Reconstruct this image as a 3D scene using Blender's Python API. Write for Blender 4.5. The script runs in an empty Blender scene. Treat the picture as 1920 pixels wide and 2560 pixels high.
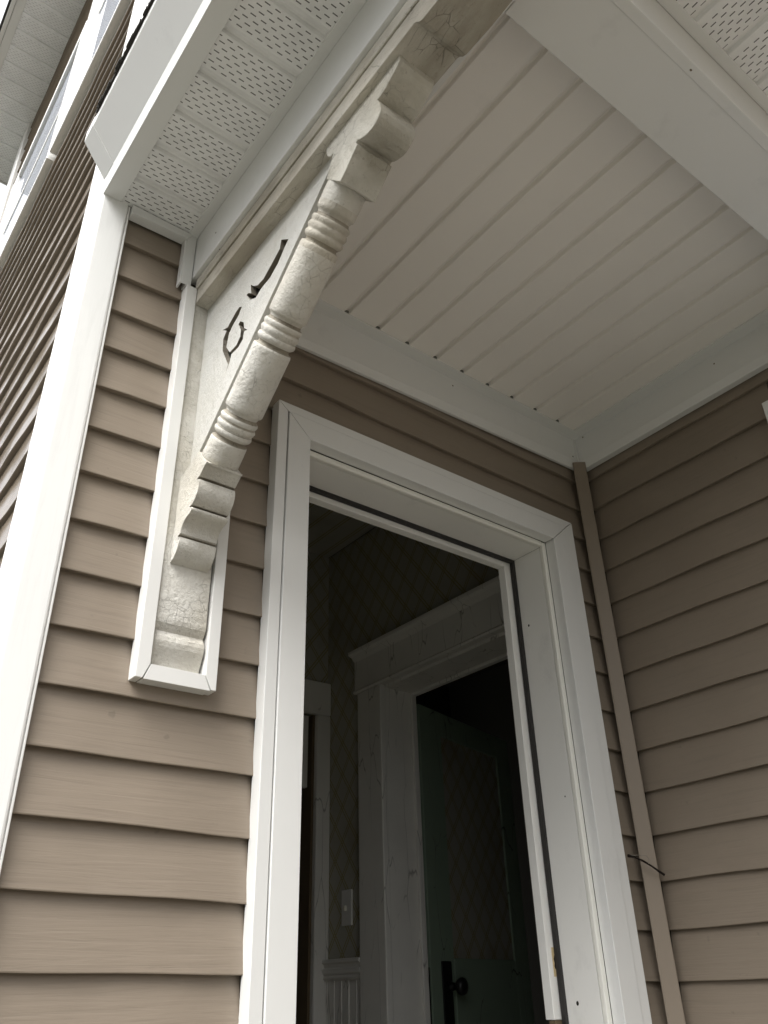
import bpy, bmesh, math, random
from mathutils import Vector, Matrix
from mathutils.geometry import tessellate_polygon

# ------------------------------------------------------------------ camera
scene = bpy.context.scene
COL = scene.collection
YAW, PITCH, ROLL, FPX = math.radians(38.4093), math.radians(30.4520), math.radians(-1.64156), 2050.92
cam_d = bpy.data.cameras.new("camera")
cam = bpy.data.objects.new("camera", cam_d)
COL.objects.link(cam)
fw = Vector((math.sin(YAW)*math.cos(PITCH), math.cos(YAW)*math.cos(PITCH), math.sin(PITCH)))
r0 = Vector((math.cos(YAW), -math.sin(YAW), 0)); u0 = r0.cross(fw)
cr, sr = math.cos(ROLL), math.sin(ROLL)
rr = cr*r0 + sr*u0; uu = -sr*r0 + cr*u0
cam.matrix_world = Matrix(((rr.x, uu.x, -fw.x, 0), (rr.y, uu.y, -fw.y, 0), (rr.z, uu.z, -fw.z, 0), (0, 0, 0, 1)))
cam_d.sensor_fit = 'VERTICAL'; cam_d.sensor_height = 36.0
cam_d.lens = FPX/2560*36.0
cam_d.clip_start = 0.02; cam_d.clip_end = 500
scene.camera = cam
scene.render.resolution_x = 768; scene.render.resolution_y = 1024

# ------------------------------------------------------------------ light
SUN_EL, SUN_AZ = math.radians(56), math.radians(-114)      # azimuth from +Y, clockwise: sun stands left and behind the camera
world = bpy.data.worlds.new("World"); scene.world = world; world.use_nodes = True
wn, wl = world.node_tree.nodes, world.node_tree.links
bg = wn['Background']
sky = wn.new('ShaderNodeTexSky'); sky.sky_type = 'NISHITA'; sky.sun_disc = False
sky.sun_elevation = SUN_EL; sky.sun_rotation = SUN_AZ; sky.dust_density = 4.0; sky.air_density = 1.0
hs = wn.new('ShaderNodeHueSaturation'); hs.inputs['Saturation'].default_value = 0.12
wl.new(sky.outputs[0], hs.inputs['Color']); # overcast: the cloud layer is about three times brighter overhead than at the horizon
tcw = wn.new('ShaderNodeTexCoord'); spw = wn.new('ShaderNodeSeparateXYZ'); wl.new(tcw.outputs['Generated'], spw.inputs[0])
rw_ = wn.new('ShaderNodeValToRGB'); rw_.color_ramp.elements[0].position = 0.0; rw_.color_ramp.elements[0].color = (0.16, 0.16, 0.165, 1)
rw_.color_ramp.elements[1].position = 0.75; rw_.color_ramp.elements[1].color = (1.0, 0.995, 0.985, 1); wl.new(spw.outputs[2], rw_.inputs[0])
mw = wn.new('ShaderNodeMix'); mw.data_type = 'RGBA'; mw.blend_type = 'MULTIPLY'; mw.inputs[0].default_value = 1.0
wl.new(hs.outputs[0], mw.inputs[6]); wl.new(rw_.outputs[0], mw.inputs[7]); wl.new(mw.outputs[2], bg.inputs['Color'])
bg.inputs['Strength'].default_value = 0.15
sd = bpy.data.lights.new("sun", 'SUN'); sd.energy = 1.4; sd.angle = math.radians(50); sd.color = (1.0, 0.99, 0.975)
sun = bpy.data.objects.new("sun", sd); COL.objects.link(sun)
sdir = Vector((math.sin(SUN_AZ)*math.cos(SUN_EL), math.cos(SUN_AZ)*math.cos(SUN_EL), math.sin(SUN_EL)))
sun.rotation_euler = sdir.to_track_quat('Z', 'Y').to_euler()
vs = scene.view_settings
vs.view_transform = 'Standard'; vs.look = 'None'; vs.gamma = 1.0; vs.use_curve_mapping = False
vs.exposure = 1.58

# ------------------------------------------------------------------ materials
class M:
    pass
def newmat(name, rough=0.5, spec=0.5):
    m = bpy.data.materials.new(name); m.use_nodes = True
    nt = m.node_tree; b = nt.nodes['Principled BSDF']
    b.inputs['Roughness'].default_value = rough
    b.inputs['Specular IOR Level'].default_value = spec
    return m, nt, b
def coords(nt, scale=(1, 1, 1), rot=(0, 0, 0)):
    tc = nt.nodes.new('ShaderNodeTexCoord'); mp = nt.nodes.new('ShaderNodeMapping')
    mp.inputs['Scale'].default_value = scale; mp.inputs['Rotation'].default_value = rot
    nt.links.new(tc.outputs['Object'], mp.inputs['Vector']); return mp.outputs[0]
def noise(nt, vec, scale, detail=4, rough=0.55, dist=0.0):
    n = nt.nodes.new('ShaderNodeTexNoise'); n.inputs['Scale'].default_value = scale
    n.inputs['Detail'].default_value = detail; n.inputs['Roughness'].default_value = rough
    n.inputs['Distortion'].default_value = dist
    nt.links.new(vec, n.inputs['Vector']); return n.outputs[0]
def ramp(nt, fac, stops):
    r = nt.nodes.new('ShaderNodeValToRGB'); cr_ = r.color_ramp
    while len(cr_.elements) < len(stops): cr_.elements.new(0.5)
    for e, (p, c) in zip(cr_.elements, stops):
        e.position = p; e.color = (c, c, c, 1) if isinstance(c, (int, float)) else (*c, 1)
    nt.links.new(fac, r.inputs[0]); return r.outputs[0]
def mix(nt, fac, a, b, mode='MIX'):
    n = nt.nodes.new('ShaderNodeMix'); n.data_type = 'RGBA'; n.blend_type = mode
    for s, v in ((n.inputs[0], fac), (n.inputs[6], a), (n.inputs[7], b)):
        if isinstance(v, (int, float)): s.default_value = v
        elif isinstance(v, tuple): s.default_value = (*v, 1)
        else: nt.links.new(v, s)
    return n.outputs[2]
def math_(nt, op, a, b=0.0, c=None):
    n = nt.nodes.new('ShaderNodeMath'); n.operation = op
    for s, v in zip(n.inputs, (a, b, c)):
        if v is None: continue
        if isinstance(v, (int, float)): s.default_value = v
        else: nt.links.new(v, s)
    return n.outputs[0]
def bump(nt, b, h, strength, dist=0.001):
    n = nt.nodes.new('ShaderNodeBump'); n.inputs['Strength'].default_value = strength
    n.inputs['Distance'].default_value = dist
    nt.links.new(h, n.inputs['Height']); nt.links.new(n.outputs[0], b.inputs['Normal'])

def mat_vinyl_siding(name, col, scale, rough=0.45, spec=0.45, bs=0.6):
    m, nt, b = newmat(name, rough, spec)
    g = noise(nt, coords(nt, scale), 1.0, 5, 0.6, 0.6)
    big = noise(nt, coords(nt, (1.5, 1.5, 2.5)), 1.0, 3)
    c = mix(nt, ramp(nt, big, [(0.3, 0.0), (0.7, 1.0)]), tuple(x*0.95 for x in col), tuple(x*1.05 for x in col))
    c = mix(nt, ramp(nt, g, [(0.34, 0.22), (0.46, 0.0)]), c, tuple(x*0.72 for x in col))
    sp = noise(nt, coords(nt, (1, 1, 1)), 38.0, 2, 0.5)
    c = mix(nt, ramp(nt, sp, [(0.72, 0.0), (0.78, 0.35)]), c, tuple(x*0.5 for x in col))
    sm = noise(nt, coords(nt, (2.2, 2.2, 6.0)), 1.6, 6, 0.7)
    c = mix(nt, ramp(nt, sm, [(0.52, 0.0), (0.75, 0.22)]), c, tuple(x*1.35 for x in col))
    nt.links.new(c, b.inputs['Base Color'])
    bump(nt, b, g, bs, 0.0013)
    return m
TAUPE = (0.232, 0.190, 0.146)
M.siding_x = mat_vinyl_siding("taupe_siding_front", TAUPE, (5, 40, 110))
M.siding_left = mat_vinyl_siding("glossy_taupe_siding_side", TAUPE, (40, 5, 110), 0.14, 0.9, 0.15)
M.siding_y = mat_vinyl_siding("taupe_siding_side", TAUPE, (40, 5, 110))
def mat_plain(name, col, rough=0.45, spec=0.5, bs=0.05, nscale=60, var=0.03, blotch=0.0):
    m, nt, b = newmat(name, rough, spec)
    n = noise(nt, coords(nt, (1, 1, 1)), nscale, 3)
    big = noise(nt, coords(nt, (1, 1, 1)), 4.0, 4)
    c = mix(nt, big, tuple(x*(1-var) for x in col), tuple(min(1, x*(1+var)) for x in col))
    if blotch > 0:
        sp = noise(nt, coords(nt, (1, 1, 0.6)), 9.0, 6, 0.7)
        c = mix(nt, ramp(nt, sp, [(0.60, 0.0), (0.74, blotch)]), c, tuple(x*0.6 for x in col))
    nt.links.new(c, b.inputs['Base Color'])
    bump(nt, b, n, bs, 0.001)
    return m
M.taupe = mat_plain("taupe_trim", TAUPE, 0.5, 0.4)
M.alu = mat_plain("white_coated_aluminium", (0.70, 0.70, 0.68), 0.36, 0.5, 0.05, 12, 0.035, 0.2)
M.ceiling = mat_plain('ceiling_vinyl', (0.83, 0.795, 0.745), 0.42, 0.45, 0.05, 20, 0.03, 0.10)
M.gap = mat_plain('dusty_gap', (0.16, 0.16, 0.14), 0.9, 0.1)
M.vinyl = mat_plain("white_vinyl", (0.72, 0.715, 0.69), 0.42, 0.45, 0.05, 20, 0.02, 0.06)
M.jamb = mat_plain("painted_jamb", (0.78, 0.77, 0.735), 0.5, 0.4, 0.12, 35, 0.05, 0.25)
M.cream = mat_plain("cream_edge", (0.77, 0.76, 0.70), 0.45, 0.4, 0.1, 40, 0.04, 0.1)
M.gasket = mat_plain("black_rubber", (0.022, 0.020, 0.019), 0.5, 0.4)
M.black_iron = mat_plain("black_iron", (0.012, 0.012, 0.012), 0.35, 0.5, 0.2, 80)
M.hole = mat_plain("dark_hole", (0.02, 0.018, 0.014), 0.9, 0.1)
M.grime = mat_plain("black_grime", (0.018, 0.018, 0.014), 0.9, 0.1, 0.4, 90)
M.strike = mat_plain("yellowed_plastic", (0.56, 0.44, 0.25), 0.5, 0.4)
M.wood = mat_plain("bare_wood", (0.14, 0.105, 0.065), 0.8, 0.2, 0.4, 60, 0.2)
M.shingle = mat_plain("asphalt_shingle", (0.045, 0.042, 0.038), 0.95, 0.1, 0.9, 400, 0.5)
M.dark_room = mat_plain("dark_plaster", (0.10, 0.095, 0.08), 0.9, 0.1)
M.toggle = mat_plain("ivory_plastic", (0.75, 0.72, 0.62), 0.3, 0.5)
M.twig = mat_plain("dark_bark", (0.016, 0.012, 0.010), 0.9, 0.1, 0.8, 150)
M.grey_wire = mat_plain("grey_fibre", (0.20, 0.18, 0.15), 0.8, 0.2)

def mat_post():
    m, nt, b = newmat("white_grained_vinyl", 0.45, 0.4)
    g = noise(nt, coords(nt, (60, 60, 5)), 1.0, 4, 0.6, 0.8)
    c = mix(nt, ramp(nt, g, [(0.35, 0.25), (0.5, 0.0)]), (0.80, 0.80, 0.78), (0.66, 0.66, 0.64))
    nt.links.new(c, b.inputs['Base Color']); bump(nt, b, g, 0.35, 0.001); return m
M.post = mat_post()

def mat_old_paint(name, base, dirt, amount=0.5, streak=(1, 1, 1), crack=0.5):
    """weathered house paint: dirt film, speckles of mildew, brush marks and flaked edges"""
    m, nt, b = newmat(name, 0.6, 0.3)
    v = coords(nt, streak)
    n1 = noise(nt, v, 16.0, 9, 0.72, 0.0)
    n2 = noise(nt, v, 46.0, 6, 0.65)
    n3 = noise(nt, coords(nt, streak), 170.0, 3, 0.6)
    soft = noise(nt, v, 6.0, 5, 0.6)
    c = mix(nt, ramp(nt, soft, [(0.36, min(1.0, 0.25+amount)), (0.58+0.1*amount, 0.0)]), base, dirt)
    c = mix(nt, math_(nt, 'MULTIPLY', ramp(nt, n1, [(0.36, 0.55), (0.44, 0.0)]), min(1.0, 0.3+amount)), c, dirt)
    yell = noise(nt, coords(nt), 5.0, 3)
    c = mix(nt, ramp(nt, yell, [(0.5, 0.0), (0.7, 0.3)]), c, (base[0]*0.95, base[1]*0.90, base[2]*0.80))
    fl = noise(nt, coords(nt, (1, 1, 0.6)), 130.0, 3, 0.6)
    c = mix(nt, math_(nt, 'MULTIPLY', ramp(nt, fl, [(0.31, 0.55), (0.36, 0.0)]), 0.7), c, tuple(x*0.8 for x in dirt))
    sp = math_(nt, 'MULTIPLY', ramp(nt, n2, [(0.27, 1.0), (0.33, 0.0)]), 0.6*min(1, 0.15+amount))
    c = mix(nt, sp, c, tuple(x*0.45 for x in dirt))
    vo = nt.nodes.new('ShaderNodeTexVoronoi'); vo.feature = 'DISTANCE_TO_EDGE'; vo.inputs['Scale'].default_value = 55
    wv = nt.nodes.new('ShaderNodeVectorMath'); wv.operation = 'ADD'
    nz = nt.nodes.new('ShaderNodeTexNoise'); nz.inputs['Scale'].default_value = 14
    cc = coords(nt, tuple(s*1.0 for s in streak)); nt.links.new(cc, nz.inputs['Vector'])
    sc = nt.nodes.new('ShaderNodeVectorMath'); sc.operation = 'SCALE'; sc.inputs['Scale'].default_value = 0.012
    nt.links.new(nz.outputs[1], sc.inputs[0]); nt.links.new(cc, wv.inputs[0]); nt.links.new(sc.outputs[0], wv.inputs[1])
    nt.links.new(wv.outputs[0], vo.inputs['Vector'])
    line = ramp(nt, vo.outputs[0], [(0.0, 1.0), (0.014, 0.0)])
    mask = ramp(nt, noise(nt, coords(nt), 11.0, 4), [(0.47, 0.0), (0.56, 1.0)])
    cl = math_(nt, 'MULTIPLY', math_(nt, 'MULTIPLY', line, mask), crack)
    c = mix(nt, cl, c, tuple(x*0.4 for x in dirt))
    nt.links.new(c, b.inputs['Base Color'])
    h = math_(nt, 'ADD', math_(nt, 'MULTIPLY', n2, 0.75), math_(nt, 'MULTIPLY', n3, 0.35))
    h = math_(nt, 'ADD', h, math_(nt, 'MULTIPLY', n1, 1.9))
    h = math_(nt, 'SUBTRACT', h, math_(nt, 'MULTIPLY', cl, 0.6))
    bump(nt, b, h, 0.95, 0.0038)
    return m
CR = (0.63, 0.612, 0.56)
M.old = mat_old_paint("weathered_cream_paint", CR, (0.36, 0.33, 0.265), 0.25, (1, 1, 1), 0.5)
M.old_web = mat_old_paint("weathered_web_paint", (0.60, 0.595, 0.56), (0.42, 0.40, 0.34), 0.15, (1, 1, 0.5), 0.12)
M.old_dirty = mat_old_paint("dirty_plank_paint", (0.65, 0.62, 0.55), (0.27, 0.24, 0.185), 0.6, (1, 0.4, 1), 0.6)
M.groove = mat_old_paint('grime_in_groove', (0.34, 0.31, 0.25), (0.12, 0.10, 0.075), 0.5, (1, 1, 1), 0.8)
M.old_block = mat_old_paint("grey_block_paint", (0.60, 0.58, 0.515), (0.30, 0.275, 0.22), 0.42, (1, 1, 1), 0.8)

def mat_crackle(name, base, crack_col, strength=0.6, sc=(13, 13, 2.0)):
    m, nt, b = newmat(name, 0.55, 0.35)
    cc = coords(nt, sc)
    nz = nt.nodes.new('ShaderNodeTexNoise'); nz.inputs['Scale'].default_value = 1.7; nt.links.new(cc, nz.inputs['Vector'])
    s = nt.nodes.new('ShaderNodeVectorMath'); s.operation = 'SCALE'; s.inputs['Scale'].default_value = 0.4
    a = nt.nodes.new('ShaderNodeVectorMath'); a.operation = 'ADD'
    nt.links.new(nz.outputs[1], s.inputs[0]); nt.links.new(cc, a.inputs[0]); nt.links.new(s.outputs[0], a.inputs[1])
    vo = nt.nodes.new('ShaderNodeTexVoronoi'); vo.feature = 'DISTANCE_TO_EDGE'; vo.inputs['Scale'].default_value = 1.3
    nt.links.new(a.outputs[0], vo.inputs['Vector'])
    line = ramp(nt, vo.outputs[0], [(0.0, 1.0), (0.016, 0.0)])
    mask = ramp(nt, noise(nt, cc, 0.9, 3), [(0.47, 0.0), (0.55, 1.0)])
    cl = math_(nt, 'MULTIPLY', math_(nt, 'MULTIPLY', line, mask), strength)
    big = noise(nt, coords(nt), 6, 4)
    c = mix(nt, big, tuple(x*0.86 for x in base), tuple(x*1.08 for x in base))
    c = mix(nt, cl, c, crack_col)
    nt.links.new(c, b.inputs['Base Color']); bump(nt, b, math_(nt, 'MULTIPLY', cl, -1.0), 0.8, 0.002)
    return m
M.crackle = mat_crackle("crackled_white_paint", (0.74, 0.73, 0.69), (0.03, 0.025, 0.02))
M.green = mat_crackle("crackled_green_paint", (0.30, 0.39, 0.30), (0.03, 0.03, 0.02), 0.9, (9, 9, 2.2))

def mat_wallpaper(name, ux, uy, w=0.095, h=0.125):
    """double-line diamond lattice printed on grey paper; u runs along (ux,uy)"""
    m, nt, b = newmat(name, 0.85, 0.1)
    tc = nt.nodes.new('ShaderNodeTexCoord'); sp = nt.nodes.new('ShaderNodeSeparateXYZ')
    nt.links.new(tc.outputs['Object'], sp.inputs[0])
    u = math_(nt, 'ADD', math_(nt, 'MULTIPLY', sp.outputs[0], ux/w), math_(nt, 'MULTIPLY', sp.outputs[1], uy/w))
    z = math_(nt, 'MULTIPLY', sp.outputs[2], 1.0/h)
    def band(e):
        f = math_(nt, 'FRACT', math_(nt, 'ADD', e, 50.0))
        d = math_(nt, 'ABSOLUTE', math_(nt, 'SUBTRACT', math_(nt, 'ABSOLUTE', math_(nt, 'SUBTRACT', f, 0.5)), 0.07))
        return ramp(nt, d, [(0.022, 1.0), (0.040, 0.0)])
    k = math_(nt, 'MAXIMUM', band(math_(nt, 'ADD', u, z)), band(math_(nt, 'SUBTRACT', u, z)))
    st = noise(nt, coords(nt), 3.0, 4)
    c = mix(nt, math_(nt, 'MULTIPLY', k, 0.75), (0.42, 0.41, 0.36), (0.28, 0.24, 0.08))
    c = mix(nt, ramp(nt, st, [(0.5, 0.0), (0.75, 0.5)]), c, (0.20, 0.165, 0.09))
    nt.links.new(c, b.inputs['Base Color']); return m
M.paper_y = mat_wallpaper("diamond_wallpaper_side", 0, 1)
M.paper_x = mat_wallpaper("diamond_wallpaper_back", 1, 0)
M.paper_door = mat_wallpaper("diamond_wallpaper_door_panel", 0.956, 0.292, 0.10, 0.125)

def mat_soffit(name, u_ax, v_ax, v0, pitch, hole=(0.10, 0.095, 0.09), base=(0.80, 0.795, 0.78)):
    """perforated vinyl: staggered slots in bands between the V-grooves. u = slot direction, v = across the panels"""
    m, nt, b = newmat(name, 0.42, 0.4)
    tc = nt.nodes.new('ShaderNodeTexCoord'); sp = nt.nodes.new('ShaderNodeSeparateXYZ')
    nt.links.new(tc.outputs['Object'], sp.inputs[0])
    u, v = sp.outputs[u_ax], sp.outputs[v_ax]
    vv = math_(nt, 'DIVIDE', math_(nt, 'SUBTRACT', v, v0), pitch)
    fr = math_(nt, 'FRACT', math_(nt, 'ADD', vv, 40.0))
    inband = math_(nt, 'MULTIPLY', math_(nt, 'GREATER_THAN', fr, 0.17), math_(nt, 'LESS_THAN', fr, 0.93))
    rows = math_(nt, 'MULTIPLY', math_(nt, 'SUBTRACT', fr, 0.17), 7.0/0.76)
    ri = math_(nt, 'FLOOR', rows); rf = math_(nt, 'SUBTRACT', math_(nt, 'FRACT', rows), 0.5)
    stag = math_(nt, 'MULTIPLY', ri, 0.5)
    uu_ = math_(nt, 'SUBTRACT', math_(nt, 'FRACT', math_(nt, 'ADD', math_(nt, 'ADD', math_(nt, 'DIVIDE', u, 0.0215), stag), 40.0)), 0.5)
    d1 = math_(nt, 'LESS_THAN', math_(nt, 'ABSOLUTE', uu_), 0.26)
    d2 = math_(nt, 'LESS_THAN', math_(nt, 'ABSOLUTE', rf), 0.105)
    k = math_(nt, 'MULTIPLY', math_(nt, 'MULTIPLY', d1, d2), inband)
    c = mix(nt, k, mix(nt, ramp(nt, noise(nt, coords(nt), 11, 6, 0.7), [(0.45, 0.0), (0.75, 1.0)]), base, tuple(x*0.86 for x in base)), hole)
    nt.links.new(c, b.inputs['Base Color'])
    bump(nt, b, math_(nt, 'MULTIPLY', k, -1.0), 0.5, 0.001)
    return m
SP = 0.0995
M.soffit_side = mat_soffit("perforated_soffit_side", 0, 1, 1.225, -SP)
M.soffit_front = mat_soffit("perforated_soffit_front", 1, 0, 0.997, 0.103)
M.soffit_eave = mat_soffit("perforated_soffit_eave", 0, 1, 2.98, 0.107, (0.5, 0.5, 0.52), (0.86, 0.87, 0.88))

def mat_glass():
    m, nt, b = newmat("window_glass", 0.03, 1.0)
    b.inputs['Base Color'].default_value = (0.55, 0.59, 0.68, 1)
    b.inputs['Metallic'].default_value = 0.0; b.inputs['IOR'].default_value = 1.6
    n = noise(nt, coords(nt), 3.0, 2); bump(nt, b, n, 0.15, 0.002); return m
M.glass = mat_glass()
def mat_ground():
    m, nt, b = newmat("ground_gravel_lawn", 0.9, 0.2)
    n = noise(nt, coords(nt), 3, 8, 0.7); n2 = noise(nt, coords(nt), 90, 3)
    c = mix(nt, ramp(nt, n, [(0.42, 0.0), (0.58, 1.0)]), (0.10, 0.095, 0.09), (0.065, 0.07, 0.05))
    c = mix(nt, math_(nt, 'MULTIPLY', n2, 0.4), c, (0.13, 0.12, 0.10))
    nt.links.new(c, b.inputs['Base Color']); bump(nt, b, n2, 0.7, 0.01); return m
M.ground = mat_ground()

# ------------------------------------------------------------------ mesh helpers
def link(name, bm, mat, parent=None, bevel=0.0, smooth=False, seg=1, angle=40):
    bmesh.ops.remove_doubles(bm, verts=bm.verts, dist=1e-6)
    bmesh.ops.recalc_face_normals(bm, faces=bm.faces)
    me = bpy.data.meshes.new(name); bm.to_mesh(me); bm.free()
    o = bpy.data.objects.new(name, me); COL.objects.link(o)
    for mm in (mat if isinstance(mat, (list, tuple)) else [mat]): me.materials.append(mm)
    if smooth:
        for p in me.polygons: p.use_smooth = True
    if bevel > 0:
        md = o.modifiers.new("bevel", 'BEVEL'); md.width = bevel; md.segments = seg
        md.limit_method = 'ANGLE'; md.angle_limit = math.radians(angle)
    if parent is not None:
        o.parent = parent
        o.matrix_parent_inverse = Matrix.Translation(-Vector(parent.location))
    return o
def tag(o, label=None, cat=None, group=None, kind=None):
    if label: o['label'] = label
    if cat: o['category'] = cat
    if group: o['group'] = group
    if kind: o['kind'] = kind
    return o
def thing(name, loc, label, cat, group=None, kind=None):
    o = bpy.data.objects.new(name, None); COL.objects.link(o); o.location = loc
    o.empty_display_size = 0.1
    return tag(o, label, cat, group, kind)
def hexa(bm, pts):
    """8 points: bottom 4 then top 4"""
    v = [bm.verts.new(p) for p in pts]
    for f in ((0, 1, 2, 3), (4, 5, 6, 7), (0, 1, 5, 4), (1, 2, 6, 5), (2, 3, 7, 6), (3, 0, 4, 7)):
        bm.faces.new([v[i] for i in f])
def box(bm, x0, x1, y0, y1, z0, z1):
    hexa(bm, [(x0, y0, z0), (x1, y0, z0), (x1, y1, z0), (x0, y1, z0), (x0, y0, z1), (x1, y0, z1), (x1, y1, z1), (x0, y1, z1)])
def nb(*a):
    bm = bmesh.new(); box(bm, *a); return bm
def prism(bm, poly, ax, a, b):
    """extrude a 2D polygon along axis ax from a to b; poly coords are the remaining two axes in order"""
    def P(p, t):
        if ax == 0: return (t, p[0], p[1])
        if ax == 1: return (p[0], t, p[1])
        return (p[0], p[1], t)
    n = len(poly)
    va = [bm.verts.new(P(p, a)) for p in poly]; vb = [bm.verts.new(P(p, b)) for p in poly]
    for i in range(n): bm.faces.new([va[i], va[(i+1) % n], vb[(i+1) % n], vb[i]])
    for vs_ in (va, vb):
        for t in tessellate_polygon([[Vector((p[0], p[1], 0)) for p in poly]]):
            bm.faces.new([vs_[i] for i in t])
def np_(poly, ax, a, b):
    bm = bmesh.new(); prism(bm, poly, ax, a, b); return bm
def tube(bm, pts, rads, n=8):
    rings = []
    for i, p in enumerate(pts):
        p = Vector(p); d = (Vector(pts[min(i+1, len(pts)-1)])-Vector(pts[max(i-1, 0)])).normalized()
        a = d.cross(Vector((0, 0, 1)));
        if a.length < 1e-3: a = d.cross(Vector((1, 0, 0)))
        a.normalize(); b_ = d.cross(a)
        rings.append([bm.verts.new(p+rads[i]*(math.cos(2*math.pi*k/n)*a+math.sin(2*math.pi*k/n)*b_)) for k in range(n)])
    for r1, r2 in zip(rings, rings[1:]):
        for k in range(n): bm.faces.new([r1[k], r1[(k+1) % n], r2[(k+1) % n], r2[k]])
    bm.faces.new(rings[0]); bm.faces.new(rings[-1][::-1])

# ------------------------------------------------------------------ ground
tag(link('ground', nb(-60, 60, -60, 60, -1.62, -1.5), M.ground), 'gravel and lawn around the house', None, None, 'structure')

# ------------------------------------------------------------------ lap siding
PROUD = 0.0152
def lap_courses(bm, ax, plane, out, spans, zfun, k0, k1, rng, PROUD=PROUD):
    """ax 0: courses run along x on plane y; ax 1: along y on plane x. out = sign of the outward normal."""
    for k in range(k0, k1):
        for (a, b) in spans(k):
            n = max(2, int(abs(b-a)/0.06)+1)
            ts = [a+(b-a)*i/(n-1) for i in range(n)]
            prev = None; ph = rng.uniform(0, 6)
            for t in ts:
                w0 = 0.0012*math.sin(t*7+ph)+0.0008*math.sin(t*19+ph*2); pw = 0.0011*math.sin(t*11+ph*3)+0.0007*math.sin(t*27+ph)
                zb = zfun(k, t)+w0; zt = zfun(k+1, t)+0.012
                prof = [(0.0, zb+0.013), (PROUD-0.0135, zb+0.0128), (PROUD-0.0125, zb+0.0016), (PROUD-0.0016, zb), (PROUD-0.0003, zb+0.0005), (PROUD, zb+0.0022),
                        (PROUD*0.62+0.0006, zb+(zt-zb)*0.4), (0.0008, zt), (-0.002, zt)]
                ring = [bm.verts.new((t, plane-out*PROUD+out*d*(1+pw/PROUD), z) if ax == 0 else (plane-out*PROUD+out*d*(1+pw/PROUD), t, z)) for d, z in prof]
                if prev:
                    for i in range(len(ring)-1): bm.faces.new([prev[i], prev[i+1], ring[i+1], ring[i]])
                prev = ring
ZN = [(0.334, 0.040, 0.0993), (0.735, 0.031, 0.1018), (1.80, 0.0103, 0.1027)]
def zW(k, x):
    z = [a+b*k for _, a, b in ZN]
    if x <= 0.735: t = (x-0.334)/(0.735-0.334); return z[0]+(z[1]-z[0])*t
    t = (x-0.735)/(1.80-0.735); return z[1]+(z[2]-z[1])*t
rng = random.Random(4)

def spansW(k):
    z = zW(k, 0.735)
    s = [(0.3345, 0.73)]
    if z+0.10 > 1.150: s.append((0.73, 1.815))
    else: s.append((1.70, 1.815))
    return s
front = thing('siding_wall', (1.0, 1.31, -0.97), 'taupe lap siding wall around the open doorway, facing the camera', 'wall')
bm = bmesh.new(); lap_courses(bm, 0, 1.310, -1, spansW, zW, -10, 15, rng)
link('siding', bm, M.siding_x, front)
bm = bmesh.new()
box(bm, 0.30, 0.818, 1.326, 1.47, -1.5, 4.45); box(bm, 1.612, 1.895, 1.326, 1.47, -1.5, 4.45)
box(bm, 0.818, 1.612, 1.326, 1.47, 1.076, 4.45); box(bm, 0.818, 1.612, 1.326, 1.47, -1.5, -0.97)
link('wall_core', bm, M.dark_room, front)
bm = bmesh.new(); lap_courses(bm, 0, 1.310, -1, lambda k: [(0.3345, 5.0)], lambda k, x: 0.04+0.1016*k, 18, 43, rng)
link('upper_siding', bm, M.siding_x, front)

right = thing('siding_wall', (1.83, 0.3, -0.97), 'taupe lap siding wall on the right, coming forward from the inside corner', 'wall')
zR = lambda k, y: 0.0085+0.1034*k
def spansR(k):
    z = zR(k, 0)
    if 1.36 < z: return [(-3.0, 0.03)] if z < 1.9 else [(-3.0, 1.29)]
    if 0.16 < z+0.1 and z < 1.28: return [(-3.0, 0.10), (0.70, 1.292)]
    return [(-3.0, 1.292)]
bm = bmesh.new(); lap_courses(bm, 1, 1.83, -1, spansR, zR, -14, 42, rng); link('siding', bm, M.siding_y, right)
link('wall_core', nb(1.846, 2.0, -3.0, 1.322, -1.5, 4.45), M.dark_room, right)

left = thing('siding_wall', (0.277, 2.5, -0.97), 'taupe lap siding wall seen almost edge on, running back from the white corner post', 'wall')
zL = lambda k, y: 0.043+0.1003*k
def spansL(k):
    z = zL(k, 0)
    if z+0.1 > 2.82 and z < 3.68: return [(3.395, 3.61)]
    if z+0.1 > 2.82 and z < 4.14: return [(2.29, 3.61)]
    return [(1.44, 3.61)]
bm = bmesh.new(); lap_courses(bm, 1, 0.277, -1, spansL, zL, -14, 45, rng, 0.0128); link('siding', bm, M.siding_left, left)
bm = bmesh.new(); box(bm, 0.294, 0.42, 1.326, 3.755, -1.5, 4.5); link('wall_core', bm, M.dark_room, left)

# inside corner strip
tag(link('corner_strip', np_([(1.774, 1.294), (1.776, 1.290), (1.802, 1.269), (1.805, 1.269), (1.818, 1.300), (1.80, 1.308)], 2, -1.3, 1.402), M.taupe, None, 0.0006),
    'narrow taupe inside-corner strip where the two siding walls meet', 'trim')

# white corner posts
def corner_post(label, x0, x1, y0, y1, z0, z1):
    t = thing('corner_post', ((x0+x1)/2, y0, z0), label, 'corner post')
    bm = bmesh.new()
    box(bm, x0, x1, y0, y1, z0, z1); link('post_body', bm, M.post, t, 0.006, False, 3)
    return t
pst = corner_post('wide bright white grained corner post left of the bracket', 0.270, 0.330, 1.297, 1.447, -1.45, 4.5)
link('post_flange', nb(0.3302, 0.3345, 1.2995, 1.318, -1.44, 1.529), M.vinyl, pst, 0.001)
corner_post('far white corner post at the back end of the left wall', 0.262, 0.35, 3.60, 3.76, -1.45, 4.5)

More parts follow.
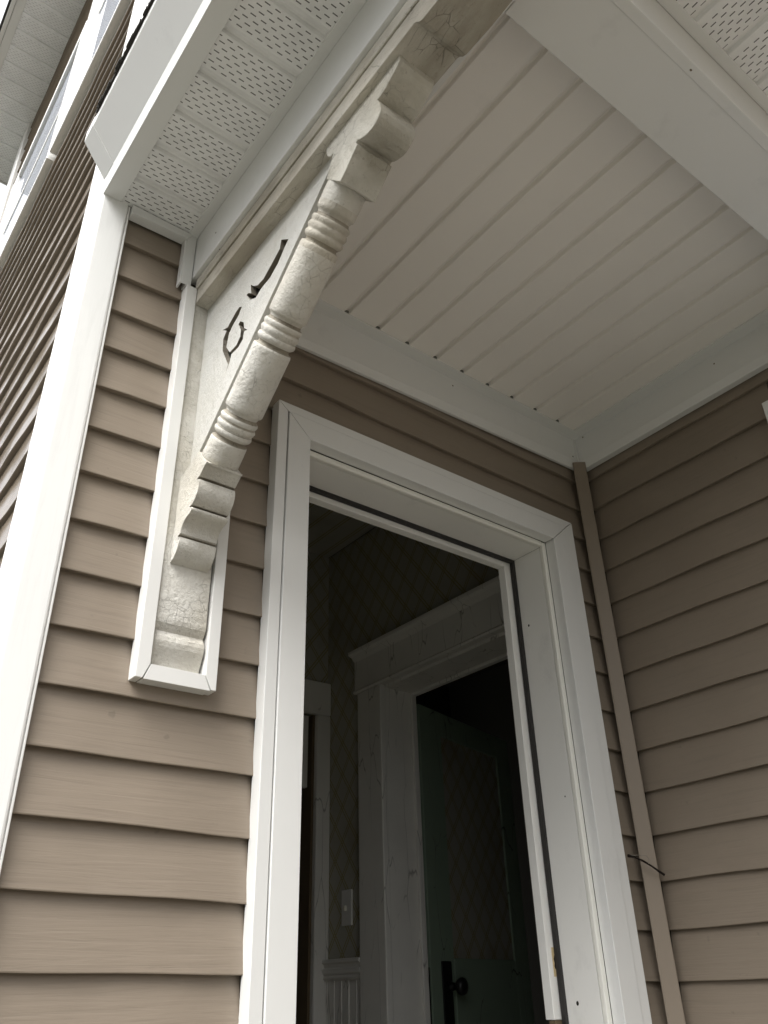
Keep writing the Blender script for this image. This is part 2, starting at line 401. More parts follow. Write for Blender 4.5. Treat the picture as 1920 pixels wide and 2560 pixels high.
# ------------------------------------------------------------------ trim on the front wall around the bracket
fr = thing('bracket_trim', (0.556, 1.30, 0.465), 'white J-channel frame boxed round the bracket back board', 'trim')
Z0, Z1 = 0.4655, 0.492
for poly in ([(0.481, Z0), (0.4945, Z0), (0.5055, Z1), (0.5055, 1.368), (0.481, 1.368)], [(0.6305, Z0+0.001), (0.6215, Z0+0.001), (0.6080, Z1), (0.6080, 1.368), (0.6305, 1.368)]):
    bm = np_(poly, 1, 1.2845, 1.316); link('side_rail', bm, M.vinyl, fr, 0.0012, False, 2)
link('bottom_rail', np_([(0.4955, 0.4645), (0.6205, 0.4652), (0.6072, Z1+0.0005), (0.5063, Z1+0.0005)], 1, 1.2855, 1.316), M.vinyl, fr, 0.0015, False, 2)
bm = bmesh.new(); box(bm, 0.4655, 0.4695, 1.291, 1.312, 1.371, 1.527); box(bm, 0.4695, 0.4915, 1.2905, 1.2925, 1.371, 1.537)
box(bm, 0.4785, 0.4915, 1.2925, 1.312, 1.3705, 1.537)
jt = thing('channel_trim', (0.40, 1.30, 1.51), 'white channel strip under the side soffit with its short vertical leg beside the beam', 'trim')
link('vertical_leg', bm, M.alu, jt, 0.0006)
link('horizontal_run', np_([(0.336, 1.502), (0.468, 1.508), (0.4785, 1.5245), (0.4785, 1.528), (0.336, 1.5275)], 1, 1.288, 1.312), M.alu, jt, 0.0008)

# ------------------------------------------------------------------ porch roof
CZ = 1.503
roof = thing('porch_roof', (1.0, 0.8, 1.4), 'small porch roof with white aluminium beams and beadboard ceiling over the door', 'porch roof')
# grooved ceiling, grooves along y
def grooved(u0, u1, v0, v1, z, first, pitch, ax, gw=0.013, gd=0.007):
    """flat sheet with V grooves running along v; returns bmesh. ax=0: u is x, v is y"""
    bm = bmesh.new(); us = [(u0, 0)]
    g = first
    while g < u1-0.001:
        if g-gw*0.9 > u0:
            us += [(g-gw*0.75, 0), (g-gw*0.55, 0.15), (g-gw*0.1, 1), (g+gw*0.1, 1), (g+gw*0.22, 0.1), (g+gw*0.3, 0)]
        g += pitch
    us.append((u1, 0))
    rows = []
    for v in (v0, v1):
        rows.append([bm.verts.new((u, v, z+gd*d) if ax == 0 else (v, u, z+gd*d)) for u, d in us])
    for i in range(len(us)-1): bm.faces.new([rows[0][i], rows[0][i+1], rows[1][i+1], rows[1][i]])
    return bm
link('ceiling', grooved(0.62, 1.80, 0.44, 1.27, CZ, 0.7042, 0.09893, 0, 0.019, 0.010), M.ceiling, roof)
# dark ends of the panel interlocks at the wall trim
bm = bmesh.new()
for i in range(2, 11):
    x = 0.7042+0.09893*i; box(bm, x-0.011, x+0.001, 1.2595, 1.2625, CZ-0.0004, CZ+0.006)
link('panel_gaps', bm, M.gap, roof)
link('side_beam', nb(0.493, 0.645, 0.315, 1.308, 1.398, 1.60), M.alu, roof, 0.0018, False, 2)
link('front_beam', nb(0.6465, 1.829, 0.317, 0.4545, 1.3995, 1.60), M.alu, roof, 0.0018, False, 2)
link('beam_lap', nb(0.655, 1.829, 0.3155, 0.3345, 1.3978, 1.42), M.alu, roof, 0.0006)
link('coil_lap', np_([(0.585, 0.300), (0.612, 0.398), (0.64, 0.4405), (0.6445, 0.43), (0.6445, 0.300)], 2, 1.3965, 1.3985), M.alu, roof)
bm = bmesh.new()
for (x, y) in ((1.30, 0.3255), (0.98, 0.3255)):
    box(bm, x-0.002, x+0.002, y-0.0015, y+0.0015, 1.3968, 1.399)
box(bm, 0.4925, 0.494, 1.186, 1.189, 1.449, 1.452); box(bm, 0.502, 0.505, 1.178, 1.181, 1.397, 1.399)
link('nail_head', bm, M.wood, roof)
# side soffit
def grooved_y(x0, x1, ys, z): return grooved(ys[0], ys[1], x0, x1, z, ys[2], ys[3], 1, 0.014, 0.006)
bm = grooved(0.0785, 1.31, 0.309, 0.4735, 1.5305, 1.225-11*SP, SP, 1, 0.026, 0.008)
link('side_soffit', bm, M.soffit_side, roof)
bm = grooved(0.4735, 1.83, 0.0785, 0.297, 1.5305, 0.997-4*0.103, 0.103, 0, 0.026, 0.008)
link('front_soffit', bm, M.soffit_front, roof)
bm = bmesh.new(); box(bm, 0.4715, 0.493, 0.296, 1.308, 1.5265, 1.545); link('side_soffit_trim', bm, M.alu, roof, 0.0008)
bm = bmesh.new(); box(bm, 0.4715, 1.829, 0.2955, 0.3165, 1.527, 1.546); link('front_soffit_trim', bm, M.alu, roof, 0.0008)
# eave fascia: vertical strip, canted face, drip lip (ends against the corner of the house)
pf = [(0.3115, 1.5262), (0.2712, 1.5252), (0.2702, 1.588), (0.2125, 1.672), (0.2125, 1.702), (0.2165, 1.702), (0.2165, 1.676), (0.275, 1.592), (0.277, 1.531), (0.3115, 1.5305)]
link('fascia', np_(pf, 1, -0.02, 1.3125), M.alu, roof, 0.0006)
pe = [(0.2695, 1.587), (0.2113, 1.6715), (0.2113, 1.703), (0.2125, 1.703), (0.2125, 1.672), (0.2706, 1.588)]
link('fascia_end_sleeve', np_(pe, 1, 1.262, 1.3135), M.alu, roof)
link('front_fascia', nb(0.28, 1.829, 0.04, 0.08, 1.525, 1.70), M.alu, roof, 0.001)
bm = bmesh.new()      # asphalt edge with ragged shingle butts
y = -0.02; rs = random.Random(7)
while y < 1.248:
    w = rs.uniform(0.012, 0.035); d = rs.uniform(-0.003, 0.003); h = rs.uniform(-0.0015, 0.002)
    box(bm, 0.2065+d, 0.30, y, min(y+w, 1.25), 1.6985+h*0.5, 1.7075+h); y += w-0.0006
for i in range(150):
    yy = rs.uniform(0.0, 1.247); s = rs.uniform(0.0008, 0.0024)
    box(bm, 0.2075-s, 0.2075+s, yy-s, yy+s, 1.7005-s*2, 1.702+s)
link('shingle_edge', bm, M.shingle, roof)
bm = bmesh.new(); hexa(bm, [(0.22, 0.02, 1.703), (1.846, 0.02, 1.703), (1.846, 1.325, 1.703), (0.22, 1.325, 1.703), (0.24, 0.04, 1.712), (1.846, 0.04, 1.712), (1.846, 1.325, 2.10), (0.50, 1.325, 2.10)])
link('shingles', bm, M.shingle, roof)
# frieze boards inside the porch
def fz_ring(x, zb, hs_):
    prof_ = [(1.3095, zb), (1.3005, zb), (1.2935, zb+hs_), (1.2965, zb+hs_+0.0008), (1.2965, 1.4985), (1.2622, 1.4985), (1.2618, 1.4995), (1.2622, 1.5075), (1.3095, 1.5075)]
    return [bm.verts.new((x, y, z)) for y, z in prof_]
bm = bmesh.new()
ra, rb = fz_ring(0.6465, 1.357, 0.021), fz_ring(1.8075, 1.388, 0.031)
for i in range(len(ra)): bm.faces.new([ra[i], ra[(i+1) % len(ra)], rb[(i+1) % len(rb)], rb[i]])
link('frieze', bm, M.alu, roof, 0.0005)
fy = [(1.8295, 1.3835), (1.8085, 1.3835), (1.8035, 1.4100), (1.8060, 1.4108), (1.8060, 1.4982), (1.7650, 1.4982), (1.7644, 1.4992), (1.7650, 1.5072), (1.8295, 1.5072)]
link('frieze', np_(fy, 1, 0.4555, 1.2945), M.alu, roof, 0.0005)
link('frieze_corner_bead', np_([(1.8060, 1.2915), (1.8000, 1.2915), (1.8000, 1.2965), (1.8060, 1.2965)], 2, 1.398, 1.4975), M.vinyl, roof, 0.0008)
bm = bmesh.new()
for (x, z) in ((1.288, 1.474), (1.785, 1.430)): box(bm, x-0.0018, x+0.0018, 1.2955, 1.297, z-0.0018, z+0.0018)
for (y, z) in ((1.262, 1.492), (0.80, 1.470)): box(bm, 1.8045, 1.8062, y-0.0018, y+0.0018, z-0.0018, z+0.0018)
link('nail_head', bm, M.wood, roof)

# ------------------------------------------------------------------ the old bracket
bk = thing('bracket', (0.557, 1.29, 0.5), 'ornate weathered cream wooden porch bracket with turned diagonal spindle and fretwork', 'bracket')
bx0, bx1 = 0.520, 0.594
# back board with an ogee foot, front at y=1.290
bp_ = [(1.314, 1.326), (1.290, 1.326), (1.290, 0.582), (1.2915, 0.574), (1.296, 0.566), (1.2995, 0.561), (1.2965, 0.556), (1.2925, 0.549), (1.291, 0.541), (1.2925, 0.531), (1.297, 0.520), (1.302, 0.508), (1.307, 0.492), (1.314, 0.487)]
link('back_board', np_(bp_, 0, 0.5062, 0.6035), M.old, bk, 0.001, False, 2, 35)
# plank under the beam, carved at the front end
pl = [(1.290, 1.3975), (1.290, 1.3255), (0.56, 1.3225), (0.528, 1.3225), (0.522, 1.3185), (0.516, 1.3105), (0.508, 1.306), (0.45, 1.303), (0.40, 1.307), (0.36, 1.316), (0.34, 1.325), (0.34, 1.3975)]
link('top_plank', np_(pl, 0, 0.5065, 0.600), M.old_dirty, bk, 0.0012, False, 2, 25)
lp = [(1.289, 1.378), (1.289, 1.370), (0.345, 1.370), (0.345, 1.378)]
link('plank_moulding', np_([(1.289, 1.3965), (1.289, 1.366), (0.345, 1.363), (0.345, 1.3965)], 0, 0.5025, 0.5066), M.old_dirty, bk, 0.0012)
# pierced web with fretwork
XW = 0.538
S = 1.0136
a_ = Vector((1.1816*S, 0.8630*S)); d_ = Vector((-0.76665, 0.64206)); n_ = Vector((0.64206, 0.76665))
e0 = a_+0.072*n_-0.02*d_; tt = (1.326-e0.y)/d_.y; e1 = e0+tt*d_
outer = [(1.2905, 1.326), (1.2905, 0.90), (e0.x, e0.y), (e1.x, e1.y)]
FA = [(0.9734, 1.2617), (0.9461, 1.2384), (0.9604, 1.2266), (0.9814, 1.2042), (1.0094, 1.1899), (1.043, 1.1886), (1.0636, 1.1806), (1.0864, 1.1944), (1.1046, 1.2217), (1.0962, 1.2204), (1.0841, 1.2096), (1.0888, 1.2382), (1.0763, 1.2231), (1.0583, 1.2104), (1.0354, 1.2096), (1.0019, 1.2268), (0.978, 1.2402)]
FB = [(1.1208, 1.2026), (1.1307, 1.1887), (1.1551, 1.1777), (1.1697, 1.1658), (1.1756, 1.1339), (1.1578, 1.1086), (1.1301, 1.1075), (1.1169, 1.1197), (1.1164, 1.1371), (1.1292, 1.1616), (1.1227, 1.1643), (1.1073, 1.1502), (1.1022, 1.1307), (1.0878, 1.1159), (1.1017, 1.1216), (1.1041, 1.1037), (1.1217, 1.0949), (1.1492, 1.0973), (1.1549, 1.0796), (1.1682, 1.0621), (1.1604, 1.0791), (1.1778, 1.111), (1.1918, 1.1366), (1.1941, 1.1702), (1.1818, 1.184), (1.2017, 1.2), (1.1784, 1.1908), (1.1605, 1.2003), (1.1438, 1.2083), (1.1315, 1.2102)]
def web_mesh(x0, x1, outer, holes, floor):
    bm = bmesh.new()
    loops = [outer]+holes
    flat = [p for l in loops for p in l]
    va = [bm.verts.new((x0, p[0], p[1])) for p in flat]
    for t in tessellate_polygon([[Vector((p[0], p[1], 0)) for p in l] for l in loops]):
        bm.faces.new([va[i] for i in t])
    vo = [bm.verts.new((x1, p[0], p[1])) for p in outer]
    n = len(outer)
    for i in range(n): bm.faces.new([va[i], va[(i+1) % n], vo[(i+1) % n], vo[i]])
    bm.faces.new(vo)
    k = n
    for h in holes:
        vh = [bm.verts.new((floor, p[0], p[1])) for p in h]
        for i in range(len(h)):
            f = bm.faces.new([va[k+i], va[k+(i+1) % len(h)], vh[(i+1) % len(h)], vh[i]]); f.material_index = 1
        k += len(h)
    return bm
wm = web_mesh(XW, XW+0.026, outer, [FA, FB], XW+0.013)
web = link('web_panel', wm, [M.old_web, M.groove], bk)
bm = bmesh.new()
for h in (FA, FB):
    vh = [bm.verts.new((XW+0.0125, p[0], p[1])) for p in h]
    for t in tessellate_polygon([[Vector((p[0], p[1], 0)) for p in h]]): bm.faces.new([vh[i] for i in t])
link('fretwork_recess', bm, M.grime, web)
# scroll foot
def catmull(pts, corners):
    out = []
    n = len(pts)
    for i in range(n-1):
        p1, p2 = pts[i], pts[i+1]
        p0 = pts[i-1] if i > 0 and i not in corners else (2*p1[0]-p2[0], 2*p1[1]-p2[1])
        p3 = pts[i+2] if i+2 < n and (i+1) not in corners else (2*p2[0]-p1[0], 2*p2[1]-p1[1])
        for t in (0, 0.25, 0.5, 0.75):
            out.append(tuple(0.5*((2*b)+(-a+c)*t+(2*a-5*b+4*c-d)*t*t+(-a+3*b-3*c+d)*t**3) for a, b, c, d in zip(p0, p1, p2, p3)))
    out.append(pts[-1]); return out
foot = [(1.272, .680), (1.258, .6865), (1.2475, .697), (1.2425, .709), (1.2420, .7205),            # bottom cove
        (1.2500, .7222), (1.2500, .7252), (1.2412, .7275),                                          # quirk
        (1.2385, .7365), (1.2325, .7455), (1.2225, .7515), (1.2105, .7540), (1.2050, .7570), (1.2030, .7610), (1.2045, .7650),
        (1.2125, .7668), (1.2120, .7692), (1.2035, .7695),                                          # quirk
        (1.1935, .7765), (1.1860, .7860), (1.1820, .7965), (1.1815, .8065), (1.1835, .8135),
        (1.1915, .8158), (1.1905, .8188), (1.1825, .8198), (1.1725, .8275), (1.1630, .8340), (1.1575, .8366)]
foot = catmull(foot, {0, 4, 5, 6, 7, 14, 15, 16, 17, 22, 23, 24, 25, 28})
foot = [(y*S, z*S) for y, z in foot]
f0 = a_-0.036*n_; f1 = a_+0.026*n_
foot = [(1.2895, foot[0][1])]+foot+[(f0.x+0.001, f0.y-0.002), (f0.x, f0.y), (f1.x, f1.y), (1.2895, 0.87)]
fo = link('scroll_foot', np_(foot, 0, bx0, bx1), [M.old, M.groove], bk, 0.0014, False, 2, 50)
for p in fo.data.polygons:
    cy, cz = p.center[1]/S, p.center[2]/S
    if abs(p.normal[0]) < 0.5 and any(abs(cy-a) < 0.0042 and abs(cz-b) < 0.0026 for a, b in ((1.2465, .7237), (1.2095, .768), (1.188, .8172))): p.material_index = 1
# scroll block at the top of the spindle
blk = [(.782, 1.219), (.739, 1.169), (.690, 1.2120), (.6950, 1.2200), (.6900, 1.2235), (.684, 1.2175), (.674, 1.2115), (.662, 1.207), (.650, 1.2065), (.640, 1.210), (.631, 1.217), (.6265, 1.226), (.6262, 1.238), (.629, 1.250), (.634, 1.262), (.626, 1.2625), (.612, 1.266), (.600, 1.2735),
       (.597, 1.276), (.588, 1.2795), (.579, 1.2855), (.5735, 1.2935), (.572, 1.310), (.600, 1.3075), (.784, 1.3075), (.782, 1.285), (.777, 1.2745), (.768, 1.2665), (.7615, 1.2675), (.7635, 1.262), (.768, 1.252)]
blk = [(y*S, min(z*S, 1.3245)) for y, z in blk]
link('scroll_block', np_(blk, 0, bx0, bx1), M.old_block, bk, 0.0014, False, 2, 22)
# turned spindle
prof = [(-0.004, .0300), (0.0, .0352), (0.002, .0362), (0.040, .0355), (0.0445, .0345), (0.046, .0305), (0.0495, .0292), (0.0525, .0315), (0.0555, .0350), (0.060, .0368), (0.0650, .0350), (0.0665, .0338),
        (0.069, .0352), (0.0745, .0372), (0.0795, .0352), (0.081, .0338), (0.0835, .0350), (0.088, .0366), (0.0925, .0345), (0.0945, .0312), (0.0985, .0300), (0.1035, .0318), (0.1055, .0350), (0.108, .0366)]
body = prof[:]
def grp(t0): return [(t-0.045+t0, r) for t, r in prof[5:]]
body += [(0.228, .0366), (0.2325, .0352)]+grp(0.2335)
body += [(0.424, .0360), (0.4285, .0350)]+grp(0.4290)[:-1]
body += [(0.495, .0360), (0.534, .0362), (0.5385, .0350), (0.541, .0300)]
body = [(t*S, r*S) for t, r in body]
bm = bmesh.new(); NS = 48
ctr = Vector(((bx0+bx1)/2, a_.x, a_.y)); dd = Vector((0, d_.x, d_.y)); xx = Vector((1, 0, 0)); nn = Vector((0, n_.x, n_.y))
rings = []
# resample so the surface can carry small irregularities
fine = []
for (t0, r0_), (t1, r1_) in zip(body, body[1:]):
    k = max(1, int((t1-t0)/0.008))
    for i in range(k): fine.append((t0+(t1-t0)*i/k, r0_+(r1_-r0_)*i/k))
fine.append(body[-1])
rs = random.Random(2)
for t, r in fine:
    rings.append([bm.verts.new(ctr+t*dd+(r+rs.uniform(-.00012, .00012))*(math.cos(2*math.pi*k/NS)*xx+math.sin(2*math.pi*k/NS)*nn)) for k in range(NS)])
for r1, r2 in zip(rings, rings[1:]):
    for k in range(NS): bm.faces.new([r1[k], r1[(k+1) % NS], r2[(k+1) % NS], r2[k]])
bm.faces.new(rings[0]); bm.faces.new(rings[-1])
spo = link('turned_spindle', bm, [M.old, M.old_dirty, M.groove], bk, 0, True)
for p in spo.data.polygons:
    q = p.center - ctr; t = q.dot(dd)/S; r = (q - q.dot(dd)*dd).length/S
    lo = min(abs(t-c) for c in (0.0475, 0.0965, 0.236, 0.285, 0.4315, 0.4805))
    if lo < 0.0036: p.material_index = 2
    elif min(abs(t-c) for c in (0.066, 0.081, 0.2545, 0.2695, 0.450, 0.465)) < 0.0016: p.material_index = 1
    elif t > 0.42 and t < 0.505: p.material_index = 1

# ------------------------------------------------------------------ front door frame
df = thing('door_frame', (1.215, 1.35, -0.97), 'white doorway frame with aluminium-clad casing and open dark interior', 'door frame')
ZB = -1.0
def cas(poly, y0=1.283, mat=M.alu): link('casing', np_(poly, 1, y0, 1.3155), mat, df, 0.0012, False, 2)
cas([(0.7555, ZB), (0.8125, ZB), (0.8125, 1.0815), (0.7555, 1.1355)])
cas([(0.7555, 1.1368), (0.8128, 1.0826), (1.6160, 1.0812), (1.6765, 1.1355)], 1.2831)
cas([(1.6172, ZB), (1.6768, ZB), (1.6768, 1.1340), (1.6172, 1.0806)])
def oc(poly): link('outer_channel', np_(poly, 1, 1.2855, 1.3155), M.alu, df, 0.0010, False, 2)
oc([(0.728, ZB), (0.7528, ZB), (0.7528, 1.1375), (0.728, 1.159)])
oc([(0.7285, 1.1605), (0.7535, 1.1385), (1.6765, 1.1370), (1.709, 1.1607)])
oc([(1.678, ZB), (1.7095, ZB), (1.7095, 1.1595), (1.678, 1.1362)])
link('edge_bead', nb(0.8130, 0.8275, 1.3152, 1.328, ZB, 1.080), M.cream, df, 0.003, False, 3)
link('edge_bead', nb(1.6025, 1.6175, 1.3152, 1.328, ZB, 1.080), M.cream, df, 0.003, False, 3)
link('edge_bead', nb(0.8280, 1.6020, 1.3150, 1.328, 1.066, 1.0810), M.cream, df, 0.003, False, 3)
link('jamb', nb(1.6030, 1.6115, 1.3285, 1.475, ZB, 1.0665), M.jamb, df)
link('jamb', nb(0.8185, 0.8270, 1.3285, 1.475, ZB, 1.0665), M.jamb, df)
link('head_jamb', nb(0.8272, 1.6028, 1.3285, 1.475, 1.0670, 1.0755), M.jamb, df)
bm = bmesh.new(); box(bm, 1.5925, 1.6028, 1.424, 1.4345, ZB, 1.0665); box(bm, 0.8272, 0.837, 1.424, 1.4345, ZB, 1.0665); box(bm, 0.837, 1.5925, 1.4242, 1.4345, 1.0575, 1.0668)
link('weatherstrip', bm, M.gasket, df)
bm = bmesh.new(); box(bm, 1.5715, 1.6028, 1.437, 1.462, -0.057, 1.0665)
st = link('door_stop', bm, M.jamb, df, 0.001)
link('door_stop', nb(0.8272, 0.858, 1.437, 1.462, ZB, 1.0665), M.jamb, df, 0.001)
link('door_stop', nb(0.8585, 1.5710, 1.437, 1.462, 1.0445, 1.0665), M.jamb, df, 0.001)
link('stop_stub', nb(1.574, 1.6028, 1.4375, 1.455, ZB, -0.058), M.wood, df)
bm = np_([(1.5865, 0.025), (1.6028, 0.025), (1.6028, 0.083), (1.5865, 0.083)], 1, 1.4362, 1.4372)
sp_ = link('strike_patch', bm, M.strike, df); tag(sp_, 'yellowed patch with a dark latch hole')
bm = np_([(1.5925, 0.040), (1.6028, 0.038), (1.6028, 0.066), (1.5935, 0.067), (1.5905, 0.060), (1.5920, 0.052), (1.5905, 0.045)], 1, 1.4356, 1.4363)
link('latch_hole', bm, M.hole, sp_)
bm = bmesh.new()
for (y, z, r) in ((1.40, 0.858, 0.0028), (1.393, -0.027, 0.0036), (1.352, 0.40, 0.0016)):
    prism(bm, [(y+r*math.cos(a)*1.0, z+r*1.3*math.sin(a)) for a in [i*math.pi/4 for i in range(8)]], 0, 1.6024, 1.6035)
link('screw_hole', bm, M.hole, df)

# ------------------------------------------------------------------ interior
FL, CE = -0.97, 1.75
hall = thing('hall_interior', (1.2, 2.2, FL), 'dark papered entrance hall seen through the open doorway', 'hall')
link('hall_floor', nb(0.5, 1.899, 1.471, 2.814, FL-0.05, FL), M.wood, hall)
link('hall_ceiling', nb(0.5, 2.04, 1.471, 2.95, CE, CE+0.05), M.paper_x, hall)
link('left_wall', nb(0.45, 0.5, 1.471, 2.95, FL, CE), M.paper_y, hall)
bm = bmesh.new(); box(bm, 0.5, 1.05, 2.815, 2.90, FL, CE); box(bm, 1.05, 1.84, 2.815, 2.90, 1.02, CE); box(bm, 1.84, 1.9, 2.815, 2.90, FL, CE)
link('back_wall', bm, M.paper_x, hall)
bm = bmesh.new(); box(bm, 1.9, 2.04, 1.471, 1.566, FL, CE); box(bm, 1.9, 2.04, 2.436, 2.95, FL, CE); box(bm, 1.9, 2.04, 1.566, 2.436, 1.036, CE)
link('right_wall', bm, M.paper_y, hall)
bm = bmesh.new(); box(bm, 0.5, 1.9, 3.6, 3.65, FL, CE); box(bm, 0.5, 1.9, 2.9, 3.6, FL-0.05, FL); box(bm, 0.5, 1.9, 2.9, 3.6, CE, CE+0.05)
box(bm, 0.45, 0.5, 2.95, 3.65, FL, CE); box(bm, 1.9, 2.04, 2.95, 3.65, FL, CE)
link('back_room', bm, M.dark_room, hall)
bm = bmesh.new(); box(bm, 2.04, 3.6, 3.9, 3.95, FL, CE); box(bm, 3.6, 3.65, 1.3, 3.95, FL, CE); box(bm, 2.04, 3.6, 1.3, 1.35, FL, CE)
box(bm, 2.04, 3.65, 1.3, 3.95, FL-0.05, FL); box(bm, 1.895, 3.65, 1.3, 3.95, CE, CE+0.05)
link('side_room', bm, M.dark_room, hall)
# chair rail and beadboard
cr_p = [(1.8995, 0.044), (1.880, 0.046), (1.874, 0.054), (1.880, 0.062), (1.872, 0.068), (1.872, 0.082), (1.879, 0.086), (1.876, 0.096), (1.868, 0.101), (1.868, 0.111), (1.8995, 0.114)]
link('chair_rail', np_(cr_p, 1, 2.567, 2.835), M.crackle, hall, 0.001)
bm = bmesh.new(); y = 2.566
while y < 2.812:
    box(bm, 1.890, 1.8995, y, y+0.040, FL, 0.045)
    box(bm, 1.8865, 1.8995, y+0.0405, y+0.0435, FL, 0.045); y += 0.044
link('beadboard', bm, M.crackle, hall)
# back doorway casing
bdw = thing('back_doorway', (1.45, 2.80, FL), 'white painted casing of the doorway at the back of the hall, left of the light switch', 'doorway')
link('casing_leg', nb(1.835, 1.899, 2.790, 2.8145, FL, 1.0), M.crackle, bdw, 0.003)
link('door_jamb', nb(1.826, 1.8395, 2.8148, 2.90, FL, 1.0), M.wood, bdw)
link('casing_head', nb(1.02, 1.899, 2.788, 2.8145, 1.0015, 1.14), M.crackle, bdw, 0.003)
link('hanging_panel', nb(1.55, 1.817, 2.83, 2.85, 0.713, 1.0), M.crackle, bdw, 0.002)
# inner doorway on the right wall
idw = thing('inner_doorway', (1.97, 2.0, FL), 'crackled white doorway with tall capped head casing inside the hall', 'doorway')
link('casing_leg', nb(1.872, 1.8995, 2.418, 2.566, FL, 1.032), M.crackle, idw, 0.004, False, 2)
link('casing_leg', nb(1.872, 1.8995, 1.475, 1.582, FL, 1.032), M.crackle, idw, 0.004, False, 2)
hp = [(1.8995, 1.033), (1.868, 1.033), (1.864, 1.039), (1.868, 1.046), (1.873, 1.048), (1.873, 1.165), (1.866, 1.170), (1.858, 1.182), (1.842, 1.188), (1.840, 1.202), (1.8995, 1.205)]
link('head_casing', np_(hp, 1, 1.475, 2.585), M.crackle, idw, 0.001)
link('door_jamb', nb(1.9, 2.045, 2.4225, 2.436, FL, 1.03), M.crackle, idw)
link('door_jamb', nb(1.9, 2.045, 1.566, 1.5795, FL, 1.03), M.crackle, idw)
link('jamb_head', nb(1.9, 2.045, 1.58, 2.4215, 1.022, 1.036), M.crackle, idw)
bm = bmesh.new(); box(bm, 2.022, 2.045, 2.4085, 2.4222, FL, 1.0215); box(bm, 2.022, 2.045, 1.58, 2.408, 1.008, 1.0215)
link('jamb_stop', bm, M.crackle, idw, 0.002)
# green door standing open in the side room
gd = thing('panel_door', (2.134, 2.5, FL), 'crackled green door with black knob plate and papered upper panel, ajar', 'door')
gx = Vector((0.956, 0.292, 0)); gn = Vector((-0.292, 0.956, 0)); g0 = Vector((2.134, 2.5, 0))
def gbox(bm, s0, s1, t0, t1, z0, z1):
    P = lambda s, t, z: tuple(g0+s*gx+t*gn+Vector((0, 0, z)))
    hexa(bm, [P(s0, t0, z0), P(s1, t0, z0), P(s1, t1, z0), P(s0, t1, z0), P(s0, t0, z1), P(s1, t0, z1), P(s1, t1, z1), P(s0, t1, z1)])
def gnb(*a):
    bm = bmesh.new(); gbox(bm, *a); return bm
link('stile', gnb(0, 0.160, 0, 0.036, FL, 1.02), M.green, gd, 0.002)
link('stile', gnb(0.64, 0.76, 0, 0.036, FL, 1.02), M.green, gd, 0.002)
link('rail', gnb(0.1602, 0.6398, 0.0, 0.036, -0.12, 0.108), M.green, gd, 0.003)
link('rail', gnb(0.1602, 0.6398, 0, 0.036, FL, -0.72), M.green, gd, 0.003)
link('rail', gnb(0.1602, 0.6398, 0, 0.036, 0.92, 1.02), M.green, gd, 0.003)
link('lower_panel', gnb(0.1602, 0.6398, 0.012, 0.026, -0.7198, -0.1202), M.green, gd)
link('papered_panel', gnb(0.1602, 0.6398, 0.008, 0.026, 0.1082, 0.9198), M.paper_door, gd)
kp = link('knob_plate', gnb(0.064, 0.132, -0.006, -0.0003, -0.13, 0.098), M.black_iron, gd, 0.003)
link('lock_faceplate', gnb(-0.003, -0.0003, 0.006, 0.030, -0.10, 0.078), M.black_iron, gd)
bm = bmesh.new()
kc = g0+0.118*gx-0.008*gn+Vector((0, 0, 0.018))
rings = []
for (t, r) in ((0, .016), (.008, .013), (.018, .011), (.024, .016), (.030, .0235), (.038, .028), (.046, .0285), (.054, .025), (.060, .016), (.062, .004)):
    rings.append([bm.verts.new(kc-t*gn+r*(math.cos(k*math.pi/12)*gx+Vector((0, 0, math.sin(k*math.pi/12))))) for k in range(24)])
for r1, r2 in zip(rings, rings[1:]):
    for k in range(24): bm.faces.new([r1[k], r1[(k+1) % 24], r2[(k+1) % 24], r2[k]])
bm.faces.new(rings[-1]); link('knob', bm, M.black_iron, kp, 0, True)
# light switch
sw = thing('light_switch', (1.899, 2.67, 0.27), 'single light switch plate on the diamond wallpaper above the chair rail', 'light switch')
link('switch_plate', nb(1.8915, 1.8995, 2.640, 2.701, 0.215, 0.332), M.vinyl, sw, 0.0015)
link('toggle', nb(1.879, 1.8912, 2.666, 2.675, 0.262, 0.280), M.toggle, sw, 0.002)

# ------------------------------------------------------------------ twig caught at the corner
tw = thing('twig', (1.76, 1.27, 0.25), 'short dark twig stuck across the corner strip beside the door casing', 'twig')
bm = bmesh.new(); tube(bm, [(1.722, 1.287, 0.2670), (1.738, 1.280, 0.2635), (1.755, 1.272, 0.2560), (1.772, 1.262, 0.2440), (1.786, 1.255, 0.2330), (1.797, 1.249, 0.2250)], [.0038, .0020, .0025, .0020, .0026, .0028], 7)
link('stem', bm, M.twig, tw)
bm = bmesh.new(); tube(bm, [(1.724, 1.286, 0.2675), (1.745, 1.275, 0.2680), (1.762, 1.265, 0.2660), (1.766, 1.262, 0.258), (1.763, 1.264, 0.249)], [.0009, .0007, .0008, .0007, .0006], 5)
link('root_hair', bm, M.grey_wire, tw)

# ------------------------------------------------------------------ window on the right wall (only its corner shows)
rw = thing('window', (1.82, 0.41, 0.20), 'white window on the right-hand wall, only its corner in view', 'window')
X0, X1 = 1.812, 1.843
for a in ((0.645, 0.716, 0.13, 1.283), (0.085, 0.15, 0.13, 1.283)): link('casing', nb(X0, X1, *a), M.vinyl, rw, 0.0015)
link('casing', nb(X0, X1, 0.1502, 0.6448, 1.215, 1.283), M.vinyl, rw, 0.0015)
link('sill', nb(X0-0.02, X1, 0.1502, 0.6448, 0.13, 0.19), M.vinyl, rw, 0.0015)
link('pane', nb(1.832, 1.842, 0.1502, 0.6448, 0.1902, 1.2148), M.glass, rw)

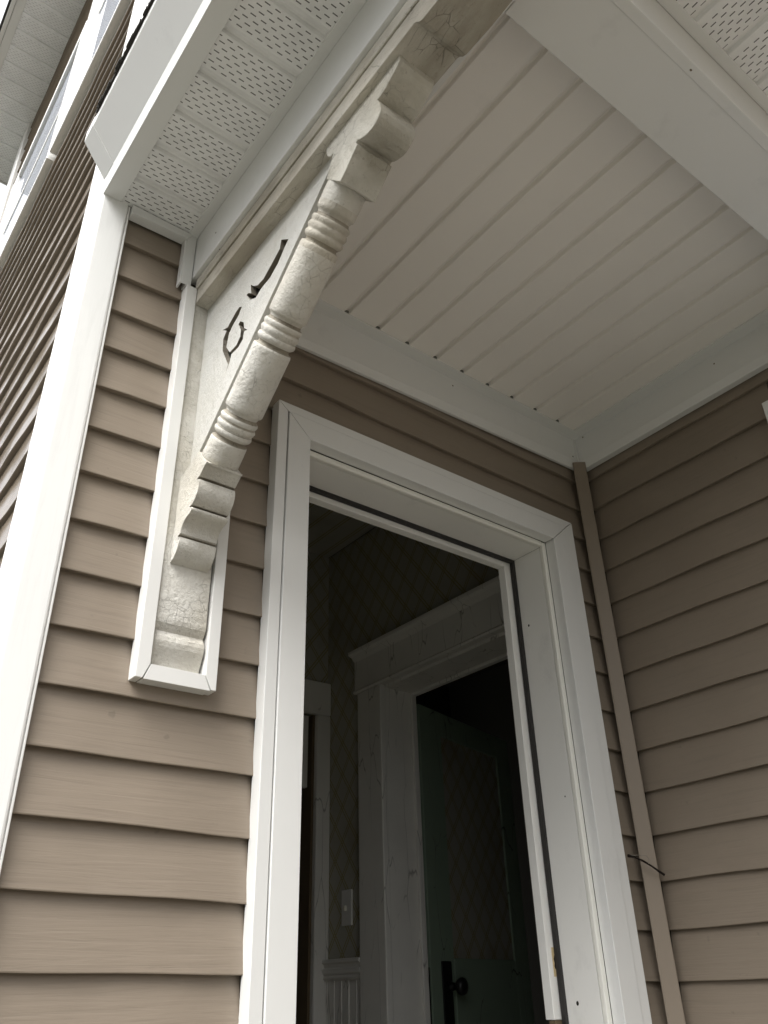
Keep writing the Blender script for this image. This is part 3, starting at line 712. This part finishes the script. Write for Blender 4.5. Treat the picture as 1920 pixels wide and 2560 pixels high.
# ------------------------------------------------------------------ upper windows of the left wall and the main eave
def upper_window(label, y0, y1, z0, z1, cw0, cw1):
    w = thing('window', (0.27, (y0+y1)/2, z0), label, 'window', 'upper windows of the left wall')
    xf = 0.262
    link('casing', nb(xf, 0.293, y0, y0+cw0, z0+0.0, z1), M.vinyl, w, 0.002)
    link('casing', nb(xf, 0.293, y1-cw1, y1, z0+0.0, z1), M.vinyl, w, 0.002)
    link('casing', nb(xf, 0.293, y0+cw0+0.0005, y1-cw1-0.0005, z1-0.06, z1), M.vinyl, w, 0.002)
    link('sill', nb(0.2575, 0.2925, y0-0.01, y1-0.02, z0-0.022, z0-0.0005), M.vinyl, w, 0.002)
    ym0, ym1 = y0+cw0+0.0005, y1-cw1-0.0005
    s = link('sash', nb(0.270, 0.292, ym0, ym1, z0, z0+0.018), M.vinyl, w, 0.002)
    link('meeting_rail', nb(0.272, 0.292, ym0, ym1, (z0+z1)/2-0.015, (z0+z1)/2+0.015), M.vinyl, w, 0.002)
    link('pane', nb(0.276, 0.292, ym0, ym1, z0+0.0185, z1-0.0605), M.glass, w)
upper_window('tall upper window nearest the porch, seen edge on', 1.28, 2.295, 2.765, 4.15, 0.07, 0.19)
upper_window('second upper window towards the far corner post', 2.315, 3.40, 2.765, 3.69, 0.04, 0.16)

ev = thing('main_eave', (0.12, 2.5, 4.5), 'high main roof eave with perforated soffit at top left', 'eave')
bm = grooved(0.9, 4.12, 0.035, 0.30, 4.505, 2.98-19*0.107, 0.107, 1, 0.02, 0.008); link('eave_soffit', bm, M.soffit_eave, ev)
link('eave_soffit_trim', nb(-0.005, 0.0365, 0.9, 4.13, 4.498, 4.52), M.alu, ev, 0.001)
link('eave_fascia', nb(-0.027, -0.006, 0.9, 4.13, 4.492, 4.66), M.alu, ev, 0.002)
link('eave_end', nb(-0.005, 0.42, 4.1205, 4.135, 4.498, 4.66), M.alu, ev, 0.002)
bm = bmesh.new(); hexa(bm, [(-0.04, 0.9, 4.665), (5, 0.9, 4.665), (5, 4.15, 4.665), (-0.04, 4.15, 4.665), (0.0, 0.9, 4.69), (5, 0.9, 5.6), (5, 4.15, 5.6), (0.0, 4.15, 4.69)])
link('roof_shingles', bm, M.shingle, ev)
